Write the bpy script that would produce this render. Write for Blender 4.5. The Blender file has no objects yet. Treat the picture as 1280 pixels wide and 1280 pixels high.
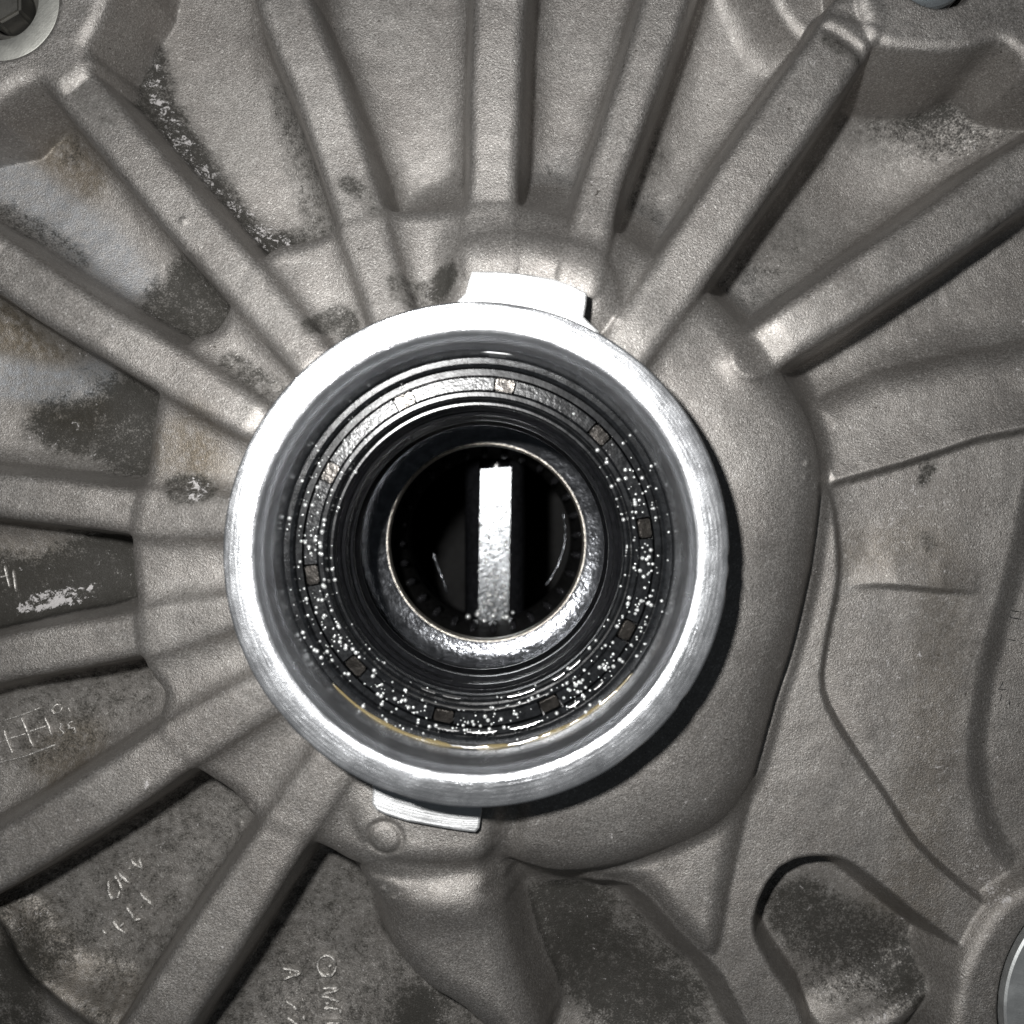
import bpy, bmesh, math, random
import numpy as np
from mathutils import Vector

# ------------------------------------------------------------------ camera, light, world
# 1 unit = 1 cm.  The camera looks straight down the bore; z = 0 is the machined rim of the collar.
D = 13.0
SC = bpy.context.scene
SC.unit_settings.system = 'METRIC'
SC.unit_settings.scale_length = 0.01
cam_d = bpy.data.cameras.new('camera')
cam_d.sensor_width = 36.0
cam_d.lens = 18.0 / (6.4 / D)
cam_d.clip_start = 0.1
cam_d.clip_end = 500
cam_d.dof.use_dof = True
cam_d.dof.focus_distance = D + 2.5
cam_d.dof.aperture_fstop = 0.21
cam = bpy.data.objects.new('camera', cam_d)
cam.location = (0, 0, D)
SC.collection.objects.link(cam)
SC.camera = cam

world = bpy.data.worlds.new('World')
SC.world = world
world.use_nodes = True
bg = world.node_tree.nodes['Background']
bg.inputs[0].default_value = (0.80, 0.90, 1.0, 1)
bg.inputs[1].default_value = 0.04

fl = bpy.data.lights.new('phone_flash', 'AREA')
fl.shape = 'DISK'
fl.size = 0.75
fl.spread = math.radians(125)
fl.energy = 2350
fl.color = (1.0, 0.988, 0.968)
flo = bpy.data.objects.new('phone_flash', fl)
flo.location = (-2.2, 1.95, D + 0.3)
flo.rotation_euler = (Vector((-0.6, 0.4, -3.0)) - Vector((-2.4, 2.1, D))).to_track_quat('-Z', 'Y').to_euler()
SC.collection.objects.link(flo)

SC.view_settings.view_transform = 'Standard'
SC.view_settings.look = 'None'
SC.view_settings.exposure = 0.0
SC.view_settings.gamma = 1.0
SC.cycles.use_denoising = True
SC.cycles.max_bounces = 8

rng = random.Random(7)

# ------------------------------------------------------------------ helpers
def W(px, py, z):
    s = (D - z) / D / 100.0
    return ((px - 640) * s, -(py - 640) * s)

def link(o, parent=None):
    SC.collection.objects.link(o)
    if parent is not None:
        o.parent = parent
    return o

def empty(name, label, cat, loc=(0, 0, 0), group=None):
    o = bpy.data.objects.new(name, None)
    o.empty_display_size = 0.3
    o.location = loc
    o['label'] = label
    o['category'] = cat
    if group:
        o['group'] = group
    return link(o)

def mesh_obj(name, verts, faces, mat, parent=None, smooth=True, loc=None):
    me = bpy.data.meshes.new(name)
    me.from_pydata([tuple(v) for v in verts], [], [tuple(f) for f in faces])
    me.materials.append(mat)
    if smooth:
        me.polygons.foreach_set('use_smooth', [True] * len(me.polygons))
    me.update()
    o = bpy.data.objects.new(name, me)
    if loc is not None:
        o.location = loc
    return link(o, parent)

def lathe(name, prof, mat, parent, cx, cy, n=360, a0=0.0, a1=2 * math.pi, jitter=None, closed=False, sharp=True):
    """prof: list of (r, z). Full turn unless a0/a1 given."""
    full = abs((a1 - a0) - 2 * math.pi) < 1e-6
    m = n if full else n + 1
    verts, faces = [], []
    k = len(prof)
    for i in range(m):
        a = a0 + (a1 - a0) * i / n
        ca, sa = math.cos(a), math.sin(a)
        for j, (r, z) in enumerate(prof):
            dr, dz = (0, 0) if jitter is None else jitter(a, j, r, z)
            verts.append((cx + (r + dr) * ca, cy + (r + dr) * sa, z + dz))
    for i in range(n):
        i2 = (i + 1) % m
        for j in range(k - 1 + (1 if closed else 0)):
            j2 = (j + 1) % k
            faces.append((i * k + j, i * k + j2, i2 * k + j2, i2 * k + j))
    if not full and closed:
        faces.append(tuple(range(k)))
        faces.append(tuple(reversed([(m - 1) * k + j for j in range(k)])))
    me = bpy.data.meshes.new(name)
    me.from_pydata(verts, [], faces)
    bm = bmesh.new(); bm.from_mesh(me)
    bmesh.ops.recalc_face_normals(bm, faces=bm.faces)
    if sharp:
        for e in bm.edges:
            if len(e.link_faces) == 2 and e.calc_face_angle(0) > math.radians(32):
                e.smooth = False
    for f in bm.faces:
        f.smooth = True
    bm.to_mesh(me); bm.free()
    me.materials.append(mat)
    o = bpy.data.objects.new(name, me)
    return link(o, parent)

def flip_up(o, down=False):
    """make the faces of an open lathe look the right way (towards +z / the axis)"""
    bm = bmesh.new(); bm.from_mesh(o.data)
    s = sum(f.normal.z * f.calc_area() for f in bm.faces)
    if (s < 0) != down:
        bmesh.ops.reverse_faces(bm, faces=bm.faces)
    bm.to_mesh(o.data); bm.free()

# ------------------------------------------------------------------ materials
class NT:
    def __init__(s, name):
        s.m = bpy.data.materials.new(name); s.m.use_nodes = True
        s.t = s.m.node_tree; s.b = s.t.nodes['Principled BSDF']
    def n(s, typ, **kw):
        nd = s.t.nodes.new(typ)
        for k, v in kw.items():
            if hasattr(nd, k):
                setattr(nd, k, v)
        return nd
    def l(s, a, b): s.t.links.new(a, b)
    def noise(s, scale, detail=4, rough=0.6, vec=None, dist=0.0):
        nd = s.n('ShaderNodeTexNoise'); nd.inputs['Scale'].default_value = scale
        nd.inputs['Detail'].default_value = detail; nd.inputs['Roughness'].default_value = rough
        nd.inputs['Distortion'].default_value = dist
        s.l(vec if vec is not None else s.coord(), nd.inputs['Vector']); return nd.outputs['Fac']
    def coord(s):
        if not hasattr(s, 'tc'):
            s.tc = s.n('ShaderNodeNewGeometry')
        return s.tc.outputs['Position']
    def mth(s, op, a, b=None, clamp=False):
        nd = s.n('ShaderNodeMath', operation=op); nd.use_clamp = clamp
        for i, v in enumerate((a, b)):
            if v is None: continue
            if isinstance(v, (int, float)): nd.inputs[i].default_value = v
            else: s.l(v, nd.inputs[i])
        return nd.outputs[0]
    def ramp(s, fac, lo, hi, a=0.0, b=1.0):
        nd = s.n('ShaderNodeMapRange'); nd.interpolation_type = 'SMOOTHSTEP'
        nd.inputs[1].default_value = lo; nd.inputs[2].default_value = hi
        nd.inputs[3].default_value = a; nd.inputs[4].default_value = b
        s.l(fac, nd.inputs[0]); return nd.outputs[0]
    def mix(s, fac, a, b):
        nd = s.n('ShaderNodeMix'); nd.data_type = 'RGBA'
        if isinstance(fac, (int, float)): nd.inputs[0].default_value = fac
        else: s.l(fac, nd.inputs[0])
        for i, v in ((6, a), (7, b)):
            if isinstance(v, tuple): nd.inputs[i].default_value = (*v, 1)
            else: s.l(v, nd.inputs[i])
        return nd.outputs[2]
    def bump(s, h, strength, dist, prev=None):
        nd = s.n('ShaderNodeBump'); nd.inputs['Strength'].default_value = strength
        nd.inputs['Distance'].default_value = dist
        s.l(h, nd.inputs['Height'])
        if prev is not None: s.l(prev, nd.inputs['Normal'])
        return nd.outputs[0]

def mat_cast():
    t = NT('cast_aluminium')
    at = t.n('ShaderNodeVertexColor'); at.layer_name = 'stain_shade'
    sep = t.n('ShaderNodeSeparateColor'); t.l(at.outputs['Color'], sep.inputs[0])
    grime_shade, pale, rust = sep.outputs[0], sep.outputs[1], sep.outputs[2]
    blue = at.outputs['Alpha']
    n_f = t.noise(34, 3, 0.65)
    n_m = t.noise(9, 4, 0.6)
    n_l = t.noise(0.8, 4, 0.55)
    n_s = t.noise(60, 1, 0.5)
    base = t.mix(t.ramp(n_l, 0.3, 0.7), (0.345, 0.325, 0.312), (0.45, 0.431, 0.415))
    base = t.mix(t.ramp(n_f, 0.36, 0.66), t.mix(0.55, base, (0.14, 0.135, 0.125)), base)
    base = t.mix(t.ramp(n_s, 0.68, 0.82, 0, 0.5), base, (0.72, 0.71, 0.68))
    vo = t.n('ShaderNodeTexVoronoi'); vo.inputs['Scale'].default_value = 46
    t.l(t.coord(), vo.inputs['Vector'])
    sp = t.n('ShaderNodeSeparateColor'); t.l(vo.outputs['Color'], sp.inputs[0])
    base = t.mix(t.ramp(sp.outputs[0], 0.0, 0.5, 0.38, 0.0), base, (0.20, 0.19, 0.175))
    base = t.mix(t.ramp(sp.outputs[1], 0.82, 1.0, 0.0, 0.38), base, (0.74, 0.73, 0.70))
    # dark pits
    base = t.mix(t.ramp(t.noise(14, 2, 0.5), 0.70, 0.76, 0, 0.75), base, (0.07, 0.062, 0.055))
    # rusty brown and bluish oil films
    rf = t.mth('MULTIPLY', rust, t.ramp(n_m, 0.25, 0.6, 0.35, 1.0), True)
    base = t.mix(rf, base, (0.165, 0.14, 0.108))
    bf = t.mth('MULTIPLY', blue, t.ramp(n_m, 0.3, 0.7, 0.4, 1.0), True)
    base = t.mix(bf, base, (0.31, 0.32, 0.335))
    # dirt and painted pocket shade, broken up by grain
    gs = t.mth('ADD', grime_shade, t.mth('MULTIPLY', t.mth('SUBTRACT', n_f, 0.5), 1.7))
    gs = t.mth('ADD', gs, t.mth('MULTIPLY', t.mth('SUBTRACT', n_m, 0.5), 0.9))
    gs = t.mth('ADD', gs, t.mth('MULTIPLY', t.mth('SUBTRACT', t.noise(2.6, 3, 0.6), 0.5), 0.6))
    gf = t.ramp(gs, 0.02, 0.90, 0.0, 0.93)
    base = t.mix(gf, base, (0.018, 0.0175, 0.015))
    # pale flaky corrosion
    n_p = t.noise(7.5, 6, 0.75, dist=0.8)
    ps = t.mth('ADD', pale, t.mth('MULTIPLY', t.mth('SUBTRACT', n_p, 0.5), 3.6))
    ps = t.mth('ADD', ps, t.mth('MULTIPLY', t.mth('SUBTRACT', t.noise(26, 3, 0.7), 0.5), 1.4))
    pf = t.ramp(ps, 0.56, 0.80, 0.0, 0.8)
    base = t.mix(pf, base, (0.50, 0.485, 0.485))
    t.l(base, t.b.inputs['Base Color'])
    clean = t.mth('SUBTRACT', 1.0, t.mth('MAXIMUM', gf, pf))
    t.l(t.mth('MULTIPLY', clean, 0.80), t.b.inputs['Metallic'])
    t.l(t.ramp(n_f, 0.2, 0.8, 0.45, 0.58), t.b.inputs['Roughness'])
    t.l(t.mth('ADD', t.mth('MULTIPLY', clean, 0.40), 0.08), t.b.inputs['Specular IOR Level'])
    b1 = t.bump(t.noise(38, 3, 0.7), 0.55, 0.022)
    t.l(t.ramp(t.noise(0.55, 3, 0.6), 0.3, 0.7, 0.30, 0.75), b1.node.inputs['Strength'])
    b2 = t.bump(t.noise(3.0, 3, 0.5), 0.18, 0.06, b1)
    t.l(b2, t.b.inputs['Normal'])
    return t.m

def mat_machined(name, base=(0.80, 0.81, 0.83), rough=0.27, cx=0, cy=0, lines=1.0, radial=True):
    t = NT(name)
    g = t.coord()
    sx = t.n('ShaderNodeSeparateXYZ'); t.l(g, sx.inputs[0])
    dx = t.mth('SUBTRACT', sx.outputs[0], cx); dy = t.mth('SUBTRACT', sx.outputs[1], cy)
    r = t.mth('SQRT', t.mth('ADD', t.mth('MULTIPLY', dx, dx), t.mth('MULTIPLY', dy, dy)))
    ang = t.mth('ARCTAN2', dy, dx)
    cmb = t.n('ShaderNodeCombineXYZ')
    t.l(t.mth('MULTIPLY', r, 30.0), cmb.inputs[0]); t.l(t.mth('MULTIPLY', ang, 1.6), cmb.inputs[1])
    t.l(t.mth('MULTIPLY', sx.outputs[2], 22.0), cmb.inputs[2])
    streak = t.noise(1.0, 4, 0.7, vec=cmb.outputs[0])
    smudge = t.noise(2.2, 5, 0.6)
    fine = t.noise(30, 2, 0.6)
    c = t.mix(t.ramp(smudge, 0.35, 0.7), tuple(v * 0.80 for v in base), base)
    c = t.mix(t.ramp(streak, 0.58, 0.72, 0, 0.45), c, tuple(v * 0.55 for v in base))
    c = t.mix(t.ramp(t.noise(11, 3, 0.6), 0.66, 0.74, 0, 0.6), c, (0.25, 0.24, 0.23))
    t.l(c, t.b.inputs['Base Color'])
    t.b.inputs['Metallic'].default_value = 0.93
    t.l(t.ramp(smudge, 0.25, 0.75, rough, rough + 0.07), t.b.inputs['Roughness'])
    t.b.inputs['Anisotropic'].default_value = 0.0
    b = t.bump(streak, 0.45 * lines, 0.012)
    b = t.bump(fine, 0.18, 0.01, b)
    t.l(b, t.b.inputs['Normal'])
    return t.m

def mat_oily(name, base=(0.018, 0.019, 0.021), rough=0.16, metal=0.0, bump=0.3, spec=0.6, scale=9.0, coat=0.0):
    t = NT(name)
    n1 = t.noise(scale, 4, 0.6)
    c = t.mix(t.ramp(n1, 0.35, 0.7), base, tuple(min(1, v * 1.9) for v in base))
    t.l(c, t.b.inputs['Base Color'])
    t.b.inputs['Metallic'].default_value = metal
    t.b.inputs['Specular IOR Level'].default_value = spec
    t.l(t.ramp(t.noise(scale * 0.5, 3, 0.6), 0.3, 0.7, rough, rough + 0.05), t.b.inputs['Roughness'])
    t.b.inputs['Coat Weight'].default_value = coat
    t.b.inputs['Coat Roughness'].default_value = 0.06
    t.l(t.bump(t.noise(scale * 1.7, 3, 0.55), bump, 0.03), t.b.inputs['Normal'])
    return t.m

def mat_glass_oil(name, col, rough=0.04, trans=0.8):
    t = NT(name)
    t.b.inputs['Base Color'].default_value = (*col, 1)
    t.b.inputs['Transmission Weight'].default_value = trans
    t.b.inputs['Roughness'].default_value = rough
    t.b.inputs['IOR'].default_value = 1.47
    t.l(t.bump(t.noise(6, 2, 0.5), 0.15, 0.02), t.b.inputs['Normal'])
    return t.m

CX, CY = -0.45, -0.53
M_WORN = mat_oily('worn_cast_edge', (0.31, 0.30, 0.285), 0.42, 0.8, 0.6, scale=20)
M_CAST = mat_cast()
M_RIM = mat_machined('machined_rim', base=(0.62, 0.635, 0.66), rough=0.21, cx=CX, cy=CY, lines=0.75)
M_PAD = mat_machined('machined_pad', base=(0.78, 0.79, 0.80), rough=0.44, cx=CX, cy=CY, lines=1.3)
M_SPOT = mat_machined('spot_face', base=(0.46, 0.46, 0.43), rough=0.5, lines=0.3)
M_STEEL = mat_machined('bolt_steel', base=(0.80, 0.82, 0.82), rough=0.52, cx=7.7, cy=-6.2, lines=0.5)
M_RACE = mat_oily('oily_steel', (0.006, 0.0065, 0.0072), 0.19, 0.2, 0.04, spec=0.28)
M_CAGE = mat_oily('oily_cage', (0.006, 0.0065, 0.0072), 0.20, 0.2, 0.13, spec=0.28, scale=11)
M_BLACK = mat_oily('oily_black_metal', (0.006, 0.0062, 0.007), 0.13, 0.1, 0.05, 0.4)
M_BORE = mat_oily('wet_bore_metal', (0.085, 0.088, 0.095), 0.14, 0.9, 0.22, scale=8)
M_LIP = mat_oily('worn_lip', (0.30, 0.28, 0.25), 0.33, 0.85, 0.6, scale=16)
M_PIN = mat_oily('wet_pin_steel', (0.06, 0.063, 0.066), 0.16, 0.8, 0.20, scale=13)
M_ROLL = mat_oily('roller_steel', (0.020, 0.018, 0.016), 0.20, 0.7, 0.2, scale=8)
M_DROP = mat_glass_oil('oil_droplet', (0.55, 0.56, 0.56), 0.16, 0.0)
M_DROP.node_tree.nodes['Principled BSDF'].inputs['Metallic'].default_value = 0.55
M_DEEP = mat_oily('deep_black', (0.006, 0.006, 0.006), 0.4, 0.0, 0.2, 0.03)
M_AMBER = mat_glass_oil('amber_oil', (0.36, 0.29, 0.15), 0.06, 0.6)
M_INK = NT('black_ink').m
M_INK.node_tree.nodes['Principled BSDF'].inputs['Base Color'].default_value = (0.02, 0.02, 0.02, 1)

# ------------------------------------------------------------------ the casting as a height field
N = 860
HALF = 9.6
xs = np.linspace(-HALF, HALF, N)
X, Y = np.meshgrid(xs, xs)          # row = y
STEP = xs[1] - xs[0]

_r = np.random.RandomState(11)
def vnoise(scale, seed, octaves=3):
    """smooth value noise on the grid, about -1..1"""
    out = np.zeros_like(X); amp = 1.0; tot = 0
    rs = np.random.RandomState(seed)
    for o in range(octaves):
        g = rs.uniform(-1, 1, (130, 130))
        u = (X + 50) * scale * 2 ** o + 3.3; v = (Y + 50) * scale * 2 ** o + 7.7
        iu = np.floor(u).astype(int); iv = np.floor(v).astype(int)
        fu = u - iu; fv = v - iv
        fu = fu * fu * (3 - 2 * fu); fv = fv * fv * (3 - 2 * fv)
        a = g[iv % 130, iu % 130]; b = g[iv % 130, (iu + 1) % 130]
        c = g[(iv + 1) % 130, iu % 130]; d = g[(iv + 1) % 130, (iu + 1) % 130]
        out += amp * (a * (1 - fu) * (1 - fv) + b * fu * (1 - fv) + c * (1 - fu) * fv + d * fu * fv)
        tot += amp; amp *= 0.5
    return out / tot

def smax(a, b, k):
    h = np.clip(0.5 + 0.5 * (a - b) / k, 0, 1)
    return b * (1 - h) + a * h + k * h * (1 - h)

def smin(a, b, k):
    return -smax(-a, -b, k)

def seg_dist(ax, ay, bx, by):
    dx, dy = bx - ax, by - ay
    L2 = dx * dx + dy * dy
    t = np.clip(((X - ax) * dx + (Y - ay) * dy) / L2, 0, 1)
    return np.hypot(X - ax - t * dx, Y - ay - t * dy), t

def catmull(pts, n=6):
    """smooth open polyline through points of any dimension"""
    P = [np.array(p, float) for p in pts]
    P = [2 * P[0] - P[1]] + P + [2 * P[-1] - P[-2]]
    out = []
    for i in range(1, len(P) - 2):
        for j in range(n):
            t = j / n
            out.append(0.5 * ((2 * P[i]) + (-P[i - 1] + P[i + 1]) * t + (2 * P[i - 1] - 5 * P[i] + 4 * P[i + 1] - P[i + 2]) * t * t
                              + (-P[i - 1] + 3 * P[i] - 3 * P[i + 1] + P[i + 2]) * t ** 3))
    out.append(P[-2])
    return out

def stroke(pts):
    """pts: (px, py, z, halfwidth_px). returns signed distance to the edge (>0 outside) and the top height"""
    q = []
    for p in catmull(pts, 5):
        x, y = W(p[0], p[1], p[2])
        q.append((x, y, p[2], p[3] / 100.0 * (D - p[2]) / D))
    best = np.full_like(X, 1e9); top = np.zeros_like(X)
    for a, b in zip(q[:-1], q[1:]):
        d, t = seg_dist(a[0], a[1], b[0], b[1])
        d = d - (a[3] + (b[3] - a[3]) * t)
        m = d < best
        best = np.where(m, d, best)
        top = np.where(m, a[2] + (b[2] - a[2]) * t, top)
    return best, top

def poly_sdf(pts, z, smooth=True):
    P = [np.array(W(p[0], p[1], p[2] if len(p) > 2 else z)) for p in pts]
    if smooth:
        Q = []
        n = len(P)
        for i in range(n):
            a, b, c, d = P[i - 1], P[i], P[(i + 1) % n], P[(i + 2) % n]
            for t in (0, 1 / 3, 2 / 3):
                Q.append(0.5 * (2 * b + (c - a) * t + (2 * a - 5 * b + 4 * c - d) * t * t + (3 * b - 3 * c + d - a) * t ** 3))
        P = Q
    best = np.full_like(X, 1e9); inside = np.zeros(X.shape, bool)
    for i in range(len(P)):
        a, b = P[i - 1], P[i]
        d, _ = seg_dist(a[0], a[1], b[0], b[1])
        best = np.minimum(best, d)
        c = ((a[1] > Y) != (b[1] > Y))
        xi = (b[0] - a[0]) * (Y - a[1]) / (b[1] - a[1] + 1e-12) + a[0]
        inside ^= c & (X < xi)
    return np.where(inside, -best, best)

def drop(d, r, slope):
    """how far below its top a plateau is at signed distance d: rounded shoulder, then a drafted wall"""
    t = np.clip((d + r) / r, 0, 1) 
    sh = r * (1 - np.sqrt(1 - (0.97 * t) ** 2))
    return sh + np.maximum(d, 0) * slope

wob = vnoise(0.9, 3) * 0.02
wob2 = vnoise(0.35, 5, 2)

# --- floor of the webs between the ribs
floor = -3.38 + 0.10 * wob2
def blob(px, py, z, sx, sy, amp, rot=0.0):
    x, y = W(px, py, z)
    c, s = math.cos(rot), math.sin(rot)
    u = ((X - x) * c + (Y - y) * s) / sx; v = (-(X - x) * s + (Y - y) * c) / sy
    return amp * np.exp(-0.5 * (u * u + v * v))
floor += blob(1080, 230, -3.4, 1.3, 1.3, -0.45)
floor += blob(1300, 130, -3.3, 0.7, 0.8, 0.7, 0.6)
floor += blob(860, 150, -3.3, 0.8, 1.4, -0.2)
floor += blob(380, 1200, -3.3, 1.0, 1.2, -0.35)
floor += blob(760, 1230, -3.3, 0.9, 0.9, -0.45)
floor += blob(150, 1100, -3.3, 1.5, 1.2, -0.15)
# the right-hand side lies higher, in shallow steps
right = poly_sdf([(1020, 500), (1300, 420), (1460, 420), (1460, 1200), (1240, 1160), (1130, 1080), (1020, 900), (960, 700)], -2.9)
rz = -2.80 + 0.05 * wob2
floor = smax(floor, rz - drop(right, 0.6, 0.9), 0.3)
step_r = poly_sdf([(1300, 560), (1275, 600), (1256, 690), (1234, 770), (1214, 850), (1203, 950), (1226, 1050), (1290, 1100), (1500, 1100), (1500, 560)], -2.95)
_t = np.clip((step_r + 0.42) / 0.46, 0, 1)
floor = floor - 0.20 * (1 - _t * _t * (3 - 2 * _t))
# pockets that are cut deeper
pock = poly_sdf([(985, 1098), (1030, 1088), (1062, 1100), (1125, 1150), (1185, 1196), (1204, 1215), (1196, 1300), (1050, 1310), (1012, 1245), (976, 1192), (960, 1150)], -2.7)

layers = []     # (name, height array)
# --- ribs: (px, py, top z, half width px)
RIBS = [
    [(60, 70, -2.12, 31), (105, 122, -1.93, 31), (222, 258, -1.65, 31), (320, 370, -1.35, 30), (388, 448, -1.05, 30)],
    [(345, -40, -1.9, 35), (354, 0, -1.85, 35), (400, 115, -1.75, 34), (437, 225, -1.6, 33), (468, 330, -1.25, 31), (490, 400, -1.0, 30)],
    [(626, -40, -1.75, 35), (623, 20, -1.75, 35), (616, 225, -1.6, 32), (612, 290, -1.4, 34), (612, 330, -1.2, 36)],
    [(845, -40, -1.75, 31), (832, 0, -1.75, 31), (790, 125, -1.65, 28), (755, 225, -1.5, 26), (738, 290, -1.3, 28), (725, 350, -1.15, 30)],
    [(1070, 24, -1.80, 38), (1058, 45, -1.72, 38), (968, 172, -1.6, 38), (868, 316, -1.4, 36), (805, 405, -1.15, 33), (780, 440, -1.1, 33)],
    [(1300, 205, -1.75, 37), (1270, 224, -1.75, 37), (1180, 286, -1.7, 36), (1076, 357, -1.6, 36), (985, 416, -1.58, 33), (950, 440, -1.78, 30), (930, 453, -1.95, 24)],
    [(-30, 312, -1.75, 34), (0, 330, -1.75, 34), (90, 388, -1.6, 33), (200, 455, -1.4, 31), (310, 522, -1.1, 28)],
    [(-30, 615, -1.95, 30), (0, 618, -1.95, 30), (100, 630, -1.75, 30), (180, 641, -1.55, 30), (285, 646, -1.15, 29)],
    [(-30, 832, -2.0, 31), (0, 824, -2.0, 31), (100, 805, -1.8, 31), (185, 789, -1.6, 29), (290, 765, -1.2, 25)],
    [(-30, 1093, -1.7, 36), (0, 1076, -1.7, 36), (120, 1002, -1.6, 36), (225, 931, -1.45, 34), (340, 862, -1.15, 31)],
    [(180, 1310, -1.6, 38), (198, 1280, -1.6, 38), (280, 1155, -1.55, 37), (353, 1045, -1.45, 33), (415, 955, -1.3, 29)],
]
rib_fields = []; rib_dist = []
for i, rb in enumerate(RIBS):
    if i not in (0, 4):     # carry on past the picture's edge
        (x0_, y0_, z0_, w0_), (x1_, y1_) = rb[0], rb[1][:2]
        L_ = math.hypot(x0_ - x1_, y0_ - y1_)
        rb = [(x0_ + (x0_ - x1_) / L_ * 300, y0_ + (y0_ - y1_) / L_ * 300, z0_, w0_)] + rb
    d, top = stroke(rb)
    d = d + wob + 0.010 * vnoise(3.0, 20 + i, 2)
    f = top - drop(d, 0.20, 12.0) + 0.015 * wob2
    rib_fields.append(f); rib_dist.append(d)

# --- hub round the collar
RR = np.hypot(X - CX, Y - CY)
TH = np.arctan2(Y - CY, X - CX)
hub_edge = [(335, 316, -1.8), (372, 303, -1.8), (412, 290, -1.8), (450, 276, -1.8), (490, 264, -1.8), (575, 260, -1.8), (655, 258, -1.8),
            (712, 270, -1.8), (775, 290, -1.8), (830, 320, -1.8), (888, 362, -1.9), (935, 408, -1.9), (985, 466, -1.9), (1014, 518, -2.0),
            (1027, 570, -2.1), (1027, 622, -2.15), (1018, 690, -2.2), (1003, 760, -2.25), (988, 815, -2.3), (968, 875, -2.3), (944, 962, -2.3),
            (905, 1020, -2.3), (850, 1052, -2.3), (770, 1080, -2.3), (700, 1090, -2.2), (650, 1080, -2.2), (600, 1085, -2.2), (530, 1090, -2.1), (455, 1082, -2.0),
            (395, 1052, -1.9), (325, 1026, -1.9), (292, 990, -1.9), (254, 962, -1.9), (203, 905, -1.9), (208, 868, -1.9), (186, 832, -1.9), (176, 762, -1.9),
            (166, 690, -1.9), (184, 605, -1.9), (198, 505, -1.9), (240, 425, -1.8), (272, 408, -1.8)]
hd = poly_sdf(hub_edge, -2.0)
# height at the collar and at the hub edge, by direction
cosd = np.cos(TH - math.radians(-25))
z_in = -1.44 + 0.14 * np.clip(cosd, 0, 1)
z_out = np.where(cosd > 0, -1.72 - 0.20 * cosd, -1.72)
w_in = np.clip(-hd, 0, None)
rad = np.clip(RR - 3.15, 0, None)
fr = rad / (rad + w_in + 1e-6)
bulge = 0.10 * np.sin(np.pi * np.clip(fr, 0, 1)) * np.clip(0.3 + 0.9 * cosd, 0, 1)
hub_top = z_in + (z_out - z_in) * fr ** 1.2 + bulge
_c = np.clip(0.5 + cosd * 1.2, 0, 1)
hr_ = 0.24 + 0.34 * _c; hs_ = 4.5 - 2.2 * _c
near_h = np.full_like(X, 9.0)
for f_ in rib_dist: near_h = np.minimum(near_h, f_)
hub_top = hub_top + 0.16 * np.exp(-np.clip(near_h, 0, None) / 0.12)
hub = hub_top - drop(hd + wob + 0.03 * wob2, hr_, hs_) + 0.02 * wob2

# block under the upper pad
bd = poly_sdf([(575, 300), (640, 285), (720, 298), (768, 330), (775, 400), (700, 430), (560, 430), (560, 345)], -1.2)
block = -1.05 - drop(bd, 0.50, 1.5) + 0.02 * wob2
# lower pad block
bd2 = poly_sdf([(440, 940), (436, 1010), (470, 1062), (540, 1078), (622, 1062), (640, 960)], -1.6)
block2 = -1.45 - drop(bd2, 0.30, 2.2)
# blob below
bl = poly_sdf([(455, 1078), (482, 1130), (492, 1185), (530, 1235), (580, 1270), (650, 1330), (680, 1300), (650, 1210), (632, 1130), (628, 1070), (540, 1040)], -2.3)
blobf = -1.82 - 0.5 * np.clip((-Y - 5.2) / 3, 0, 1) - drop(bl, 0.55, 3.6)
blobf += blob(560, 1115, -2.3, 0.5, 0.25, 0.16)
# plate to the lower right
plate_p = poly_sdf([(1024, 610), (1045, 640), (1050, 720), (1036, 800), (1030, 865), (1060, 925), (1105, 990), (1150, 1058), (1205, 1110), (1244, 1140), (1236, 1172), (1190, 1197),
                    (1125, 1150), (1066, 1102), (1030, 1090), (985, 1100), (962, 1150), (976, 1190), (1010, 1240), (1040, 1310), (955, 1310),
                    (905, 1225), (850, 1168), (790, 1108), (735, 1098), (760, 1060), (900, 940), (990, 740)], -2.6)
plate = -2.62 - drop(plate_p + wob, 0.06, 2.6)
wedge_p = poly_sdf([(948, 950), (930, 1040), (912, 1120), (895, 1196), (850, 1160), (800, 1108), (752, 1092), (820, 1050), (900, 960)], -2.45)
wedge = -2.40 - drop(wedge_p + wob, 0.34, 1.9)
# strip beside the deep pocket
strip_p = poly_sdf([(1244, 1135), (1206, 1200), (1196, 1240), (1188, 1320), (1252, 1320), (1270, 1225), (1300, 1150), (1420, 1060), (1300, 1100)], -2.4)
strip = -2.40 - drop(strip_p, 0.22, 3.2)
# ledges on the right
led1 = poly_sdf([(1027, 540), (1094, 502), (1180, 486), (1330, 470), (1330, 528), (1230, 546), (1182, 562), (1129, 579), (1041, 604)], -2.6, False)
lowl, _ = stroke([(1041, 604, -2.6, 0), (1129, 579, -2.6, 0), (1182, 562, -2.6, 0), (1230, 546, -2.6, 0), (1330, 528, -2.6, 0)])
ledge = -2.60 - 0.30 * np.clip(lowl / 0.75, 0, 1.2) - drop(led1, 0.05, 2.6)
led2 = poly_sdf([(1052, 680), (1130, 684), (1215, 690), (1205, 730), (1130, 733), (1052, 736)], -2.8)
l2y = W(1100, 734, -2.8)[1]; l2x0 = W(1052, 734, -2.8)[0]; l2x1 = W(1200, 734, -2.8)[0]
up_ = Y - l2y + 0.05 * np.sin(X * 2.0)
floor = floor + 0.11 * np.exp(-np.clip(up_, 0, None) / 0.45) * np.clip(1 + up_ / 0.06, 0, 1) * np.clip((X - l2x0 - 0.1) / 0.7, 0, 1) * np.clip((l2x1 + 0.3 - X) / 0.6, 0, 1)
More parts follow.
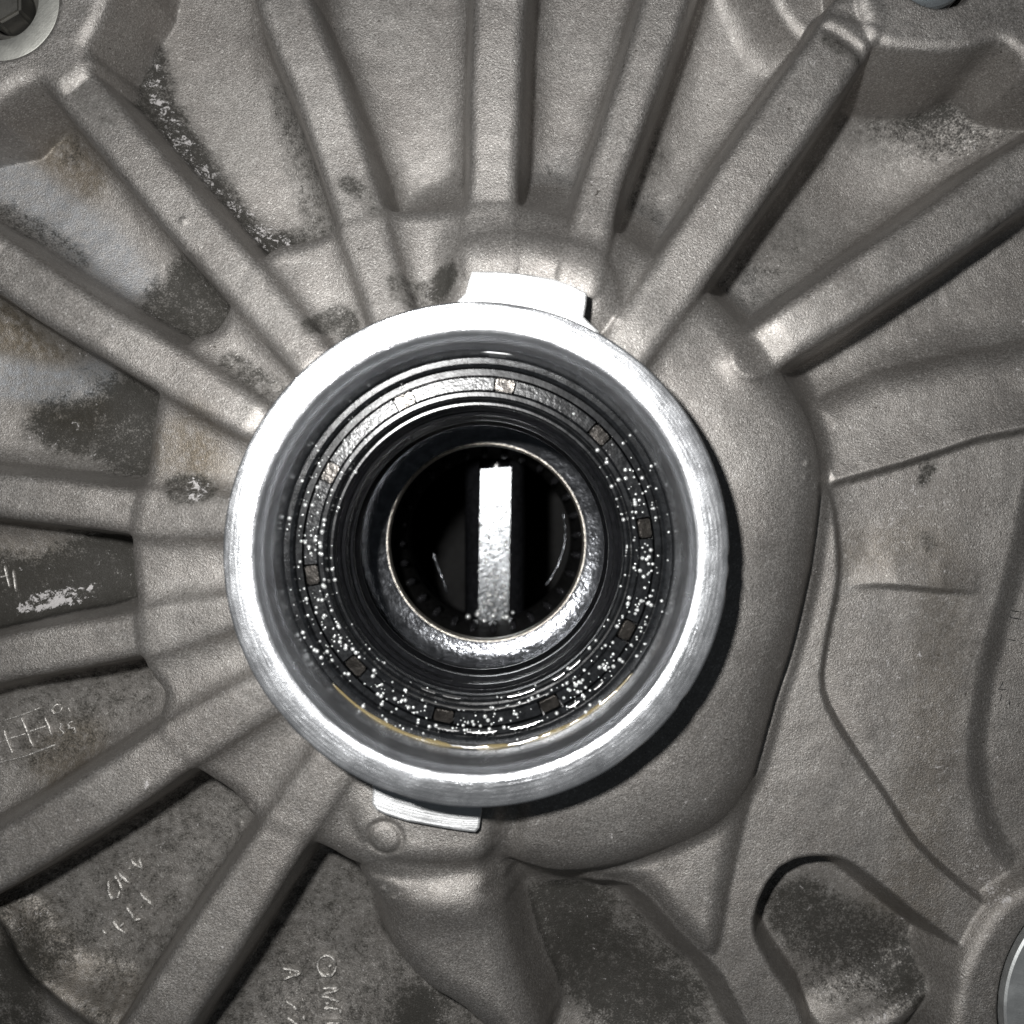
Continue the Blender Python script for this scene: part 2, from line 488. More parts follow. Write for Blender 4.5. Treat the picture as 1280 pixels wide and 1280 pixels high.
# corner flanges
tr = poly_sdf([(1062, -60), (1078, 30), (1098, 58), (1140, 66), (1200, 66), (1246, 54), (1275, 70), (1300, 95), (1400, 110), (1400, -200), (1062, -200)], -1.75)
flange_tr = -1.72 - drop(tr + wob, 0.18, 9.0)
tl = poly_sdf([(-300, 160), (-40, 145), (0, 128), (26, 112), (50, 106), (80, 118), (118, 84), (112, 58), (128, 28), (142, -10), (165, -70), (165, -300), (-300, -300)], -1.95)
flange_tl = -1.92 - drop(tl + wob, 0.25, 7.0)
nook = poly_sdf([(935, -70), (960, -10), (985, 30), (1010, 48), (1040, 20), (1060, -70)], -2.6)
nookf = -2.7 - drop(nook, 0.25, 1.6)
# low mound closing the lower left pocket
md, mt = stroke([(-60, 1110, -3.0, 14), (0, 1150, -2.95, 14), (35, 1215, -2.9, 12), (90, 1262, -2.8, 16), (160, 1300, -2.6, 24), (200, 1330, -2.6, 24)])
mound = mt - drop(md, 0.35, 1.8) + 0.05 * vnoise(1.3, 77, 3)
md2, mt2 = stroke([(1000, 1340, -3.0, 20), (1060, 1300, -2.95, 18), (1120, 1275, -2.9, 18), (1165, 1235, -2.95, 12)])
mound2 = mt2 - drop(md2, 0.3, 1.6)

near = np.full_like(X, 9.0)
for f_ in rib_dist: near = np.minimum(near, f_)
near = np.clip(near, 0, None)
floor = floor + 0.42 * np.exp(-near / 0.17) + 0.30 * np.exp(-np.clip(hd, 0, None) / 0.25)
# combine, remembering who is on top
floor_f = floor
H = floor_f.copy()
owner = np.zeros(X.shape, int)
names = ['web']
def add(name, f, k=0.28):
    global H, owner
    names.append(name)
    owner = np.where(f > H - 0.02, len(names) - 1, owner)
    H = smax(H, f, k)
add('web', mound, 0.4)
add('plate', plate, 0.10)
add('web', ledge, 0.12)
# the deep pocket is cut out of the plate
cut = -3.55 + np.clip(pock, 0, 3) * 4.0 + 0.0
pin_ = np.where(pock < 0, -3.55 + 0.05 * wob2, cut)
H = np.where(pock < 0.5, smin(H, pin_ + 0.0, 0.10), H)
owner = np.where(pock < -0.02, 0, owner)
H = np.where(pock < 0.3, smax(H, mound2, 0.4), H)
add('strip', strip, 0.12)
add('wedge', wedge, 0.16)
add('web', nookf, 0.3)
add('flange', flange_tr, 0.18)
add('flange', flange_tl, 0.30)
add('hub', hub, 0.45)
add('hub', blobf, 0.40)
add('hub', block2, 0.25)
hub_id = len(names)
for i, f in enumerate(rib_fields):
    add('rib', f, 0.40 if i == 5 else 0.22)
add('hub', block, 0.45)

# valley crossing the hub below the bore and the little creases between the ribs
v1, _ = stroke([(640, 1000, -2, 4), (628, 1060, -2, 6), (632, 1100, -2, 8)])
H -= 0.22 * np.exp(-(np.clip(v1, 0, None) / 0.16) ** 2)
# step across the end of the fifth rib
v2, _ = stroke([(1034, 34, -1.7, 1), (1058, 48, -1.7, 2), (1082, 70, -1.7, 2)])
H -= 0.05 * np.exp(-(np.clip(v2, 0, None) / 0.06) ** 2)
# ejector mark
ex, ey = W(483, 1042, -1.7)
er = np.hypot(X - ex, Y - ey)
H -= 0.07 * np.exp(-((er - 0.24) / 0.035) ** 2)
# groove along the hub edge, cut for the thin shadow of its step
v3, _ = stroke([(1027, 622, -2.3, 0), (1018, 690, -2.35, 0), (1003, 760, -2.4, 1), (985, 830, -2.4, 1), (966, 890, -2.4, 0), (944, 968, -2.4, 0)])
H -= 0.10 * np.exp(-(np.clip(v3, 0, None) / 0.06) ** 2)
# uneven cast skin and small burrs
H += 0.012 * vnoise(2.2, 31, 3)
for px, py, a in ((1003, 580, .07), (1001, 597, .05), (1020, 609, .07), (1015, 664, .05), (1000, 728, .05), (975, 832, .05), (880, 718, .0), (478, 1110, .07), (492, 1120, .05),
                  (240, 285, .05), (240, 322, .05), (698, 262, .05), (318, 1003, .06), (268, 1065, .05), (581, 232, .04)):
    x, y = W(px, py, -2.0)
    H += a * np.exp(-((X - x) ** 2 + (Y - y) ** 2) / (2 * 0.03 ** 2))
# bolt hole in the top left boss: spot face and hole
sx_, sy_ = W(-4, -2, -1.9)
sr = np.hypot(X - sx_, Y - sy_)
sw = np.clip((0.90 - sr) / 0.05, 0, 1)
H = H * (1 - sw) + (-1.98) * sw
hw = np.clip((0.56 - sr) / 0.04, 0, 1)
H = H * (1 - hw) + (-3.4) * hw
# bolt hole in the top right flange
hx, hy = W(1172, -45, -1.8)
hr = np.hypot(X - hx, Y - hy)
hw = np.clip((0.64 - hr) / 0.05, 0, 1)
H = H * (1 - hw) + (-3.0) * hw
# recess for the bolt at the lower right
bx_, by_ = W(1420, 1262, -2.4)
br = np.hypot(X - bx_, Y - by_)
hw = np.clip((2.04 - br) / 0.10, 0, 1)
H = np.where(hw > 0, np.minimum(H, H * (1 - hw) + (-3.2) * hw), H)

# light smoothing of the grid
def blur(A, w=(0.22, 0.56, 0.22)):
    B = A.copy(); B[1:-1] = w[0] * A[:-2] + w[1] * A[1:-1] + w[2] * A[2:]
    C_ = B.copy(); C_[:, 1:-1] = w[0] * B[:, :-2] + w[1] * B[:, 1:-1] + w[2] * B[:, 2:]
    return C_
H = blur(blur(H))

# --- stains (dirt, pale flakes, rust, bluish film) and shade painted into the pockets
GR = np.zeros_like(X); PA = np.zeros_like(X); RU = np.zeros_like(X); BL = np.zeros_like(X)
webmask = np.isin(owner, [i for i, n_ in enumerate(names) if n_ == 'web']).astype(float)
for _ in range(3): webmask = blur(webmask, (0.3, 0.4, 0.3))
def smear(A, pts, z, soft, amp):
    d, _ = stroke([(p[0], p[1], z, p[2]) for p in pts])
    A += amp * np.exp(-(np.clip(d, 0, None) / soft) ** 2) * (webmask if z < -3.1 else 1.0)
Z3 = -3.2
smear(GR, [(140, -10, 25), (160, 60, 28), (190, 130, 16), (240, 200, 10), (300, 290, 12), (345, 318, 10)], Z3, 0.22, 0.85)
smear(GR, [(352, 120, 4), (385, 220, 10), (398, 280, 12), (350, 318, 8)], Z3, 0.28, 0.55)
smear(PA, [(180, 70, 3), (200, 130, 5), (240, 205, 9), (262, 232, 8), (285, 255, 4), (325, 290, 14), (345, 300, 12)], Z3, 0.10, 0.42)
smear(GR, [(215, 385, 26), (262, 395, 22), (240, 350, 20)], Z3, 0.3, 0.85)
smear(RU, [(10, 160, 14), (60, 180, 18), (100, 220, 14)], Z3, 0.25, 0.75)
smear(GR, [(0, 145, 16), (60, 150, 14), (90, 190, 6)], Z3, 0.2, 0.45)
smear(GR, [(0, 268, 10), (50, 300, 14), (90, 330, 12)], Z3, 0.16, 0.6)
smear(BL, [(0, 215, 14), (60, 262, 16), (120, 310, 18), (160, 350, 12)], Z3, 0.25, 0.9)
smear(PA, [(120, 330, 6), (160, 368, 8), (190, 395, 5)], Z3, 0.15, 0.14)
smear(RU, [(-10, 420, 26), (40, 460, 20), (90, 500, 22)], Z3, 0.35, 0.95)
smear(BL, [(-10, 468, 14), (60, 480, 14), (120, 470, 12)], Z3, 0.18, 1.0)
smear(GR, [(60, 530, 12), (130, 535, 26), (170, 540, 40)], Z3, 0.35, 0.9)
smear(GR, [(-10, 375, 6), (60, 420, 6), (150, 480, 10)], Z3, 0.2, 0.45)
smear(PA, [(0, 568, 4), (50, 560, 8), (90, 565, 6)], Z3, 0.15, 0.16)
smear(RU, [(215, 560, 16), (245, 570, 12)], -1.8, 0.25, 0.5)
smear(RU, [(250, 530, 16), (270, 590, 14)], -1.6, 0.2, 0.35)
smear(GR, [(212, 606, 3), (232, 612, 14), (262, 614, 8)], -1.5, 0.10, 0.75)
smear(PA, [(238, 604, 5), (256, 612, 5), (240, 620, 4)], -1.5, 0.05, 0.5)
smear(GR, [(-20, 735, 30), (60, 735, 30), (150, 700, 40)], Z3, 0.3, 0.8)
smear(GR, [(-20, 770, 18), (40, 755, 18), (110, 745, 20), (150, 710, 18)], Z3, 0.25, 1.0)
smear(PA, [(25, 762, 3), (45, 752, 8), (75, 745, 7), (95, 745, 8), (108, 738, 3)], Z3, 0.05, 0.62)
smear(PA, [(50, 762, 2), (85, 752, 2)], Z3, 0.04, 0.5)
smear(RU, [(-20, 700, 20), (60, 700, 16)], Z3, 0.3, 0.3)
smear(RU, [(60, 950, 14), (100, 930, 12), (80, 980, 10)], Z3, 0.25, 0.6)
smear(RU, [(10, 1170, 22), (60, 1230, 20), (140, 1262, 14)], -2.8, 0.3, 0.35)
smear(GR, [(-10, 1240, 30), (10, 1290, 30)], Z3, 0.35, 0.8)
smear(GR, [(30, 1180, 6), (60, 1215, 8)], Z3, 0.3, 0.3)
# oily dirt and painted-in shade darkening the lower and left pockets
smear(GR, [(30, 920, 30), (120, 880, 30), (180, 850, 10)], Z3, 0.4, 0.52)
smear(GR, [(60, 1130, 60), (180, 1080, 60), (270, 1000, 30), (180, 1230, 50)], Z3, 0.4, 0.50)
smear(GR, [(300, 1290, 60), (380, 1180, 60), (440, 1100, 20), (480, 1270, 40)], Z3, 0.4, 0.52)
smear(GR, [(560, 1300, 40), (700, 1180, 60), (820, 1260, 60)], Z3, 0.4, 0.56)
smear(GR, [(1010, 1150, 30), (1060, 1200, 50), (1130, 1200, 40)], Z3, 0.3, 0.46)
smear(GR, [(1110, 110, 30), (1200, 130, 40), (1280, 120, 30)], Z3, 0.4, 0.34)
smear(PA, [(10, 1135, 8), (30, 1160, 6)], -2.8, 0.15, 0.14)
smear(PA, [(1085, 1275, 10), (1125, 1268, 10)], -2.9, 0.2, 0.14)
# round the collar, oily dark patches between the ribs
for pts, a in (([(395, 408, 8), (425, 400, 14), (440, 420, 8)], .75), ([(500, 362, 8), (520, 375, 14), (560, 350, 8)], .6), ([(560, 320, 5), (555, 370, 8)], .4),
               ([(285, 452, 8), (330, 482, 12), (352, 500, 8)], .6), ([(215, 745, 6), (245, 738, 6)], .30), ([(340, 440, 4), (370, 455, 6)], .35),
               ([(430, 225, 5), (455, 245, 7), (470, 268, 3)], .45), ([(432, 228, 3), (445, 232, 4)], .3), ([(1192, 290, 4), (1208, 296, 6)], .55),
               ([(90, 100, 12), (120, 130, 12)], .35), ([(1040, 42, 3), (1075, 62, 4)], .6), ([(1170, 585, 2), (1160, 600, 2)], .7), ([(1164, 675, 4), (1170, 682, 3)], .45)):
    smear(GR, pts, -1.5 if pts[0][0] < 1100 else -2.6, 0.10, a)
GR += 0.35 * np.exp(-((er - 0.24) / 0.05) ** 2)
smear(GR, [(1095, 70, 10), (1180, 92, 16), (1260, 90, 18), (1290, 140, 20)], Z3, 0.30, 0.55)
smear(GR, [(1130, 130, 16), (1200, 160, 10)], Z3, 0.4, 0.25)
smear(GR, [(700, 225, 10), (690, 250, 16)], Z3, 0.3, 0.45)  # upper pocket ends by the hub, coloured darker
smear(GR, [(475, 215, 6), (490, 245, 8), (570, 250, 8), (576, 200, 4)], Z3, 0.25, 0.38)
smear(GR, [(820, 180, 8), (800, 250, 14), (830, 290, 12)], Z3, 0.3, 0.45)
smear(GR, [(905, 360, 22), (960, 350, 22), (1000, 300, 10)], Z3, 0.4, 0.45)
smear(BL, [(700, 230, 20), (920, 360, 20)], Z3, 0.4, 0.25)
smear(PA, [(1080, 610, 14), (1130, 640, 18), (1170, 650, 10)], -2.9, 0.25, 0.20)
smear(PA, [(1070, 760, 12), (1090, 830, 16), (1120, 900, 12), (1180, 960, 12), (1220, 1050, 14), (1236, 1108, 6)], -2.9, 0.25, 0.20)
smear(PA, [(1230, 1105, 5), (1240, 1115, 3)], -2.7, 0.12, 0.22)
smear(GR, [(1041, 605, 2), (1129, 582, 2), (1182, 564, 2), (1290, 535, 2)], -2.8, 0.07, 0.35)  # darker line along each ledge crease
smear(GR, [(1055, 737, 2), (1195, 733, 2)], -2.8, 0.07, 0.25)
smear(GR, [(1000, 1140, 20), (1100, 1190, 16), (1180, 1230, 12)], -3.4, 0.4, 0.35)
smear(GR, [(700, 1140, 24), (740, 1220, 26), (820, 1260, 20)], Z3, 0.5, 0.35)  # shade under the hub, painted into the lower middle pocket
smear(RU, [(1080, 690, 10), (1180, 710, 10), (1140, 1140, 18)], -2.7, 0.3, 0.30)
warm = np.clip(0.10 + 0.10 * (-Y) / 8 + 0.12 * np.abs(X) / 8, 0, 0.3)
RU = np.clip(RU + warm * 0.8, 0, 1)
for A in (GR, PA, RU, BL):
    np.clip(A, 0, 1, out=A)

# --- build the mesh parts
housing = empty('transmission_housing', 'grey cast aluminium gearbox housing with ribs fanning out from a round bore', 'gearbox housing')
gy, gx = np.gradient(H, STEP, STEP)
NRM = np.stack([-gx, -gy, np.ones_like(H)], -1)
NRM /= np.linalg.norm(NRM, axis=-1, keepdims=True)
VID = np.arange(N * N).reshape(N, N)
face_owner = owner[:-1, :-1]
keep = (RR[:-1, :-1] > 3.02)
XYZ = np.stack([X, Y, H], -1).reshape(-1, 3)
STN = np.stack([GR, PA, RU, BL], -1).reshape(-1, 4)
NF = NRM.reshape(-1, 3)

def height_at(x, y):
    i = min(max((y + HALF) / STEP, 0), N - 2); j = min(max((x + HALF) / STEP, 0), N - 2)
    i0, j0 = int(i), int(j); fi, fj = i - i0, j - j0
    return (H[i0, j0] * (1 - fi) * (1 - fj) + H[i0 + 1, j0] * fi * (1 - fj) + H[i0, j0 + 1] * (1 - fi) * fj + H[i0 + 1, j0 + 1] * fi * fj)

def grid_part(name, mask, parent):
    ii, jj = np.nonzero(mask)
    if len(ii) == 0:
        return None
    q = np.stack([VID[ii, jj], VID[ii, jj + 1], VID[ii + 1, jj + 1], VID[ii + 1, jj]], -1)
    used, inv = np.unique(q, return_inverse=True)
    q = inv.reshape(-1, 4)
    me = bpy.data.meshes.new(name)
    nv, nf = len(used), len(q)
    me.vertices.add(nv); me.vertices.foreach_set('co', XYZ[used].astype(np.float32).ravel())
    me.loops.add(nf * 4); me.loops.foreach_set('vertex_index', q.astype(np.int32).ravel())
    me.polygons.add(nf)
    me.polygons.foreach_set('loop_start', (np.arange(nf) * 4).astype(np.int32))
    me.polygons.foreach_set('loop_total', np.full(nf, 4, np.int32))
    me.polygons.foreach_set('use_smooth', np.ones(nf, bool))
    me.update(calc_edges=True)
    ca = me.color_attributes.new('stain_shade', 'FLOAT_COLOR', 'POINT')
    ca.data.foreach_set('color', STN[used].astype(np.float32).ravel())
    me.normals_split_custom_set_from_vertices(NF[used].astype(np.float32))
    me.materials.append(M_CAST)
    return link(bpy.data.objects.new(name, me), parent)

names_arr = np.array([{'web': 0, 'hub': 1, 'plate': 2, 'strip': 2, 'wedge': 2, 'flange': 3, 'rib': 4}[n] for n in names])
kind = names_arr[face_owner]
grid_part('web_panel', keep & (kind == 0), housing)
grid_part('hub', keep & (kind == 1), housing)
grid_part('flat_plate', keep & (kind == 2), housing)
left_half = X[:-1, :-1] < 0
grid_part('mounting_boss', keep & (kind == 3) & left_half, housing)
grid_part('mounting_boss', keep & (kind == 3) & ~left_half, housing)
for k, nm in enumerate(names):
    if nm == 'rib':
        grid_part('rib', keep & (face_owner == k), housing)

# raised strokes that follow the surface (cast lettering, burrs)
def ridge(name, strokes, parent, z, w=0.035, h=0.05, mat=None, wavy=0.25, seed=0, base=None):
    rr = random.Random(seed)
    verts, faces = [], []
    for s in strokes:
        pts = [W(p[0], p[1], z) for p in s]
        dense = []
        for a, b in zip(pts[:-1], pts[1:]):
            L = math.hypot(b[0] - a[0], b[1] - a[1]); n = max(1, int(L / 0.045))
            for i in range(n):
                dense.append((a[0] + (b[0] - a[0]) * i / n, a[1] + (b[1] - a[1]) * i / n))
        dense.append(pts[-1])
        base0 = len(verts)
        n = len(dense)
        for i, (x, y) in enumerate(dense):
            a = dense[max(i - 1, 0)]; b = dense[min(i + 1, n - 1)]
            tx, ty = b[0] - a[0], b[1] - a[1]
            L = math.hypot(tx, ty) or 1; tx /= L; ty /= L
            end = 0.45 if i in (0, n - 1) else 1.0
            ww = w * end * (1 + wavy * rr.uniform(-1, 1)); hh = h * end * (1 + wavy * rr.uniform(-1, 1))
            zf = height_at(x, y) if base is None else base
            for u, v in ((-1.25, -0.03), (-0.75, 0.6), (0, 1.0), (0.75, 0.6), (1.25, -0.03)):
                verts.append((x - ty * ww * u, y + tx * ww * u, zf + (hh * v if v > 0 else v)))
        for i in range(n - 1):
            for j in range(4):
                p = base0 + i * 5 + j
                faces.append((p, p + 1, p + 6, p + 5))
        faces.append(tuple(base0 + j for j in range(5)))
        faces.append(tuple(base0 + (n - 1) * 5 + j for j in reversed(range(5))))
    me = bpy.data.meshes.new(name)
    me.from_pydata(verts, [], faces)
    bm = bmesh.new(); bm.from_mesh(me)
    bmesh.ops.recalc_face_normals(bm, faces=bm.faces)
    for f in bm.faces: f.smooth = True
    bm.to_mesh(me); bm.free()
    me.materials.append(mat or M_WORN)
    return link(bpy.data.objects.new(name, me), parent)

def circ(cx, cy, rx, ry, n=16, a0=0, a1=360):
    return [(cx + rx * math.cos(math.radians(a0 + (a1 - a0) * i / n)), cy - ry * math.sin(math.radians(a0 + (a1 - a0) * i / n))) for i in range(n + 1)]

# lettering seen between the lower left ribs, stroke by stroke
G1 = [
    [[(158, 1077), (169, 1089)], [(170, 1075), (174, 1092)], [(165, 1087), (175, 1087)]],
    [[(156, 1089), (158, 1091)]],
    [[(142, 1093), (159, 1110)], [(138, 1097), (144, 1106), (151, 1119)], [(144, 1106), (150, 1100)]],
    [[(131, 1104), (132, 1121), (136, 1128), (144, 1124), (145, 1117)]],
    [[(169, 1119), (188, 1138)]],
    [[(170, 1141), (173, 1138)]],
    [[(152, 1137), (161, 1146), (165, 1156)], [(161, 1155), (173, 1153)]],
    [[(135, 1154), (144, 1164), (155, 1172)], [(144, 1164), (151, 1158)]],
    [[(124, 1164), (128, 1170), (133, 1175)]],
]
for i, g in enumerate(G1):
    ridge('cast_letter', g, housing, -3.3, 0.034, 0.08, seed=i)
G2 = [
    [circ(407, 1210, 12, 13), [(406, 1211), (415, 1209)], [(404, 1221), (412, 1220)]],
    [[(398, 1237), (424, 1236)], [(424, 1238), (399, 1245), (426, 1252)], [(400, 1254), (414, 1254)]],
    [[(400, 1260), (426, 1260)], [(425, 1260), (426, 1268)], [(412, 1260), (413, 1266)]],
    [[(402, 1277), (429, 1276)]],
    [[(350, 1213), (363, 1215), (376, 1218)], [(351, 1227), (360, 1224), (368, 1222), (376, 1218)], [(361, 1215), (362, 1224)]],
    [[(356, 1251), (366, 1258), (374, 1263)], [(377, 1250), (379, 1256)], [(374, 1263), (378, 1258)]],
    [[(358, 1269), (368, 1276), (378, 1284)], [(378, 1268), (382, 1275)]],
]
for i, g in enumerate(G2):
    ridge('cast_letter', g, housing, -3.6, 0.032, 0.09, seed=40 + i)
# date stamp grid with digits on the left
grid_s = [[(0, 902), (24, 895), (49, 885)], [(28, 918), (56, 908)], [(-10, 931), (10, 924), (30, 918)], [(-6, 955), (30, 946), (67, 932)],
          [(2, 912), (8, 930), (14, 945)], [(24, 897), (30, 912), (36, 928), (40, 936)], [(53, 896), (58, 908), (63, 922)]]
ridge('date_stamp', grid_s, housing, -3.3, 0.022, 0.035, seed=90)
ridge('cast_letter', [[(75, 882), (69, 881), (62, 888), (66, 893), (74, 890), (76, 884)]], housing, -3.3, 0.02, 0.045, seed=91)
ridge('cast_letter', [[(70, 904), (75, 906), (73, 912), (78, 916), (74, 921), (68, 918)]], housing, -3.3, 0.02, 0.045, seed=92)
ridge('cast_letter', [[(82, 884), (86, 890), (82, 894)]], housing, -3.3, 0.02, 0.04, seed=93)
ridge('cast_letter', [[(90, 902), (83, 905), (84, 912), (91, 910), (93, 916), (87, 918)]], housing, -3.3, 0.02, 0.045, seed=94)
ridge('cast_letter', [[(5, 706), (8, 720), (12, 735)], [(-4, 722), (8, 720)], [(16, 712), (20, 740)]], housing, -3.3, 0.022, 0.045, seed=95)
# small black ink print near the right edge
ink = [[(1265, 749), (1264, 755)], [(1262, 763), (1276, 765)], [(1261, 767), (1263, 772), (1276, 774)], [(1259, 799), (1270, 801)], [(1275, 806), (1279, 804)],
       [(1249, 820), (1247, 826)], [(1268, 822), (1270, 826)], [(1254, 852), (1248, 862), (1258, 862)], [(1252, 868), (1250, 876)], [(1237, 872), (1236, 878)],
       [(1243, 880), (1245, 884)], [(1261, 874), (1262, 882)], [(1274, 878), (1272, 884)], [(1244, 866), (1240, 870)]]
for i, st_ in enumerate(ink):
    ridge('printed_mark', [st_], housing, -3.0, 0.010, 0.008, mat=M_INK, seed=96 + i)

# ------------------------------------------------------------------ collar and machined faces
def nick(a, j, r, z):
    if j in (1, 2):
        v = 0.012 * math.sin(a * 23 + 1.3) * math.sin(a * 7.1) + 0.010 * math.sin(a * 61)
        dd = 0.0
        for c, w_, s_ in ((-0.02, 0.02, -0.05), (-0.12, 0.03, -0.035), (-0.62, 0.02, -0.04), (-2.45, 0.03, -0.03), (-2.3, 0.02, -0.04), (-1.9, 0.04, -0.025), (-0.9, 0.05, -0.02)):
            e = (a if a < math.pi else a - 2 * math.pi) - c
            dd += s_ * math.exp(-(e / w_) ** 2)
        return (dd * 0.5, dd * 0.35)
    return (0, 0)
collar_prof = [(3.22, -3.0), (3.175, -0.055), (3.165, -0.022), (3.145, -0.006), (3.09, 0.0), (2.86, -0.002), (2.825, -0.006), (2.77, -0.030), (2.755, -0.042),
               (2.70, -0.10), (2.66, -0.16), (2.64, -0.26), (2.618, -0.30), (2.612, -0.50), (2.60, -0.58), (2.60, -1.6)]
col = lathe('collar', collar_prof, M_RIM, housing, CX, CY, 480, jitter=nick)

def prism(name, pts, z, depth, mat, parent, bevel=0.03):
    P = [W(p[0], p[1], z) for p in pts]
    bm = bmesh.new()
    vs = [bm.verts.new((x, y, z)) for x, y in P]
    f = bm.faces.new(vs)
    if f.normal.z < 0: f.normal_flip()
    bm.normal_update()
    if f.normal.z < 0: bmesh.ops.reverse_faces(bm, faces=[f])
    r = bmesh.ops.extrude_face_region(bm, geom=[f])
    for v in [g for g in r['geom'] if isinstance(g, bmesh.types.BMVert)]:
        v.co.z += 0.0
    for v in vs: v.co.z = z - depth
    bmesh.ops.recalc_face_normals(bm, faces=bm.faces)
    top = [e for e in bm.edges if all(abs(v.co.z - z) < 1e-5 for v in e.verts)]
    bmesh.ops.bevel(bm, geom=top, offset=bevel, segments=2, affect='EDGES', profile=0.6)
    me = bpy.data.meshes.new(name); bm.to_mesh(me); bm.free()
    me.materials.append(mat)
    return link(bpy.data.objects.new(name, me), parent)

pad_t = [(590, 339), (620, 339), (655, 342), (690, 348), (715, 356), (734, 366), (733, 380), (730, 396), (737, 403), (748, 413), (760, 440), (700, 450), (600, 440), (560, 400), (571, 377), (582, 366), (586, 350)]
prism('machined_pad', pad_t, -0.50, 1.0, M_PAD, housing, 0.03)
pad_b = [(466, 960), (465, 1006), (470, 1013), (482, 1019), (508, 1027), (540, 1033), (570, 1038), (594, 1041), (599, 1036), (602, 1015), (604, 960)]
prism('machined_pad', pad_b, -1.18, 1.0, M_PAD, housing, 0.03)
# spot face ring in the top left boss
lathe('spot_face', [(0.885, -2.02), (0.885, -1.955), (0.865, -1.945), (0.58, -1.945), (0.565, -1.965), (0.565, -3.2)], M_SPOT, housing, sx_, sy_, 96)

# ------------------------------------------------------------------ roller bearing in the bore
bearing = empty('roller_bearing', 'oil-blackened roller bearing ring seated inside the bright collar', 'bearing', (CX, CY, -1.4))
def rpx(px, z): return px / 100.0 * (D - z) / D
def bl_part(o):
    o.matrix_parent_inverse = bearing.matrix_world.inverted() if False else o.matrix_parent_inverse
    return o
BO = (CX, CY, -1.4)
def blathe(name, prof, mat, parent, **kw):
    # parts of the bearing are modelled round its own origin
    return lathe(name, [(r, z - BO[2]) for r, z in prof], mat, parent, 0, 0, **kw)
blathe('outer_race', [(2.60, -1.5), (2.598, -0.80), (2.57, -0.775), (2.50, -0.775), (2.46, -0.80), (2.455, -0.86), (2.44, -0.90), (2.36, -0.90), (2.345, -1.5)], M_RACE, bearing, n=300)
blathe('inner_race', [(2.16, -1.5), (2.155, -0.92), (2.13, -0.89), (2.08, -0.89), (2.055, -0.92), (2.045, -1.12), (2.02, -1.15), (1.99, -1.15), (1.97, -1.18), (1.965, -1.42)], M_RACE, bearing, n=300)
blathe('cage_back', [(2.37, -1.16), (2.14, -1.16)], M_BLACK, bearing, n=200)
WA = [116, 81, 44, 8, -28, -65, -102, -137, -172, 152]
WA = [math.radians(a) for a in WA]
rc = rpx(206, -0.95)
gap = 0.066
bar0 = None
order = sorted(a % (2 * math.pi) for a in WA)
for i, a in enumerate(order):
    b = order[(i + 1) % len(order)]
    if b < a: b += 2 * math.pi
    pr = [(2.345, -1.15), (2.345, -0.945), (2.33, -0.93), (2.17, -0.93), (2.158, -0.945), (2.158, -1.15)]
    blathe('cage_bar', pr, M_CAGE, bearing, n=26, a0=a + gap, a1=b - gap, closed=True)
def roller_mesh():
    bm = bmesh.new()
    bmesh.ops.create_cube(bm, size=1.0)
    for v in bm.verts:
        v.co.x *= 0.165; v.co.y *= 0.25; v.co.z *= 0.25
    bmesh.ops.bevel(bm, geom=list(bm.edges), offset=0.018, segments=2, affect='EDGES')
    me = bpy.data.meshes.new('roller'); bm.to_mesh(me); bm.free()
    me.materials.append(M_ROLL)
    return me
rm = roller_mesh()
for a in order:
    o = bpy.data.objects.new('roller', rm)
    r0 = 2.2515
    o.location = (r0 * math.cos(a), r0 * math.sin(a), -1.058 - BO[2])
    o.rotation_euler = (0, 0, a)
    link(o, bearing)

# ------------------------------------------------------------------ sleeve (differential side bore) below the bearing
sleeve = empty('side_gear_sleeve', 'black oil-wet stepped sleeve deep in the bore, with a worn bright lip', 'sleeve', (CX, CY, -5.0))
def slathe(name, prof, mat, parent, dz=5.0, **kw):
    return lathe(name, [(r, z + dz) for r, z in prof], mat, parent, 0, 0, **kw)
up = [(1.965, -1.40), (1.94, -1.44), (1.94, -1.62), (1.90, -1.66), (1.90, -1.95), (1.93, -2.0), (1.93, -2.12), (1.87, -2.16), (1.87, -2.50), (1.835, -2.56), (1.835, -2.66)]
slathe('stepped_bore', up, M_BLACK, sleeve, n=260)
bowl = [(1.835, -2.66), (1.95, -2.85), (2.2, -3.6), (2.32, -4.4), (2.30, -4.80), (2.24, -4.94)]
bz = -4.94; brr = 2.24
while brr > 1.76:
    tl_ = math.radians(40 - 26.3 * min(1, (2.24 - brr) / 0.30) ** 0.6)
    brr -= 0.04; bz -= 0.04 * math.tan(tl_)
    bowl.append((brr, bz))
LZ = bz - 0.005
bowl.append((1.745, LZ))
slathe('bowl', bowl, M_BORE, sleeve, n=260, sharp=False)
slathe('lip', [(1.745, LZ), (1.735, LZ + 0.025), (1.715, LZ + 0.02), (1.695, LZ - 0.01), (1.69, -5.36)], M_LIP, sleeve, n=200)
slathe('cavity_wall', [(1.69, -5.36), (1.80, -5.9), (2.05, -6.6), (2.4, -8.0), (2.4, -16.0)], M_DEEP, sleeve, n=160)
slathe('cavity_floor', [(2.4, -16.0), (1.2, -16.05), (0.001, -16.1)], M_DEEP, sleeve, n=80)
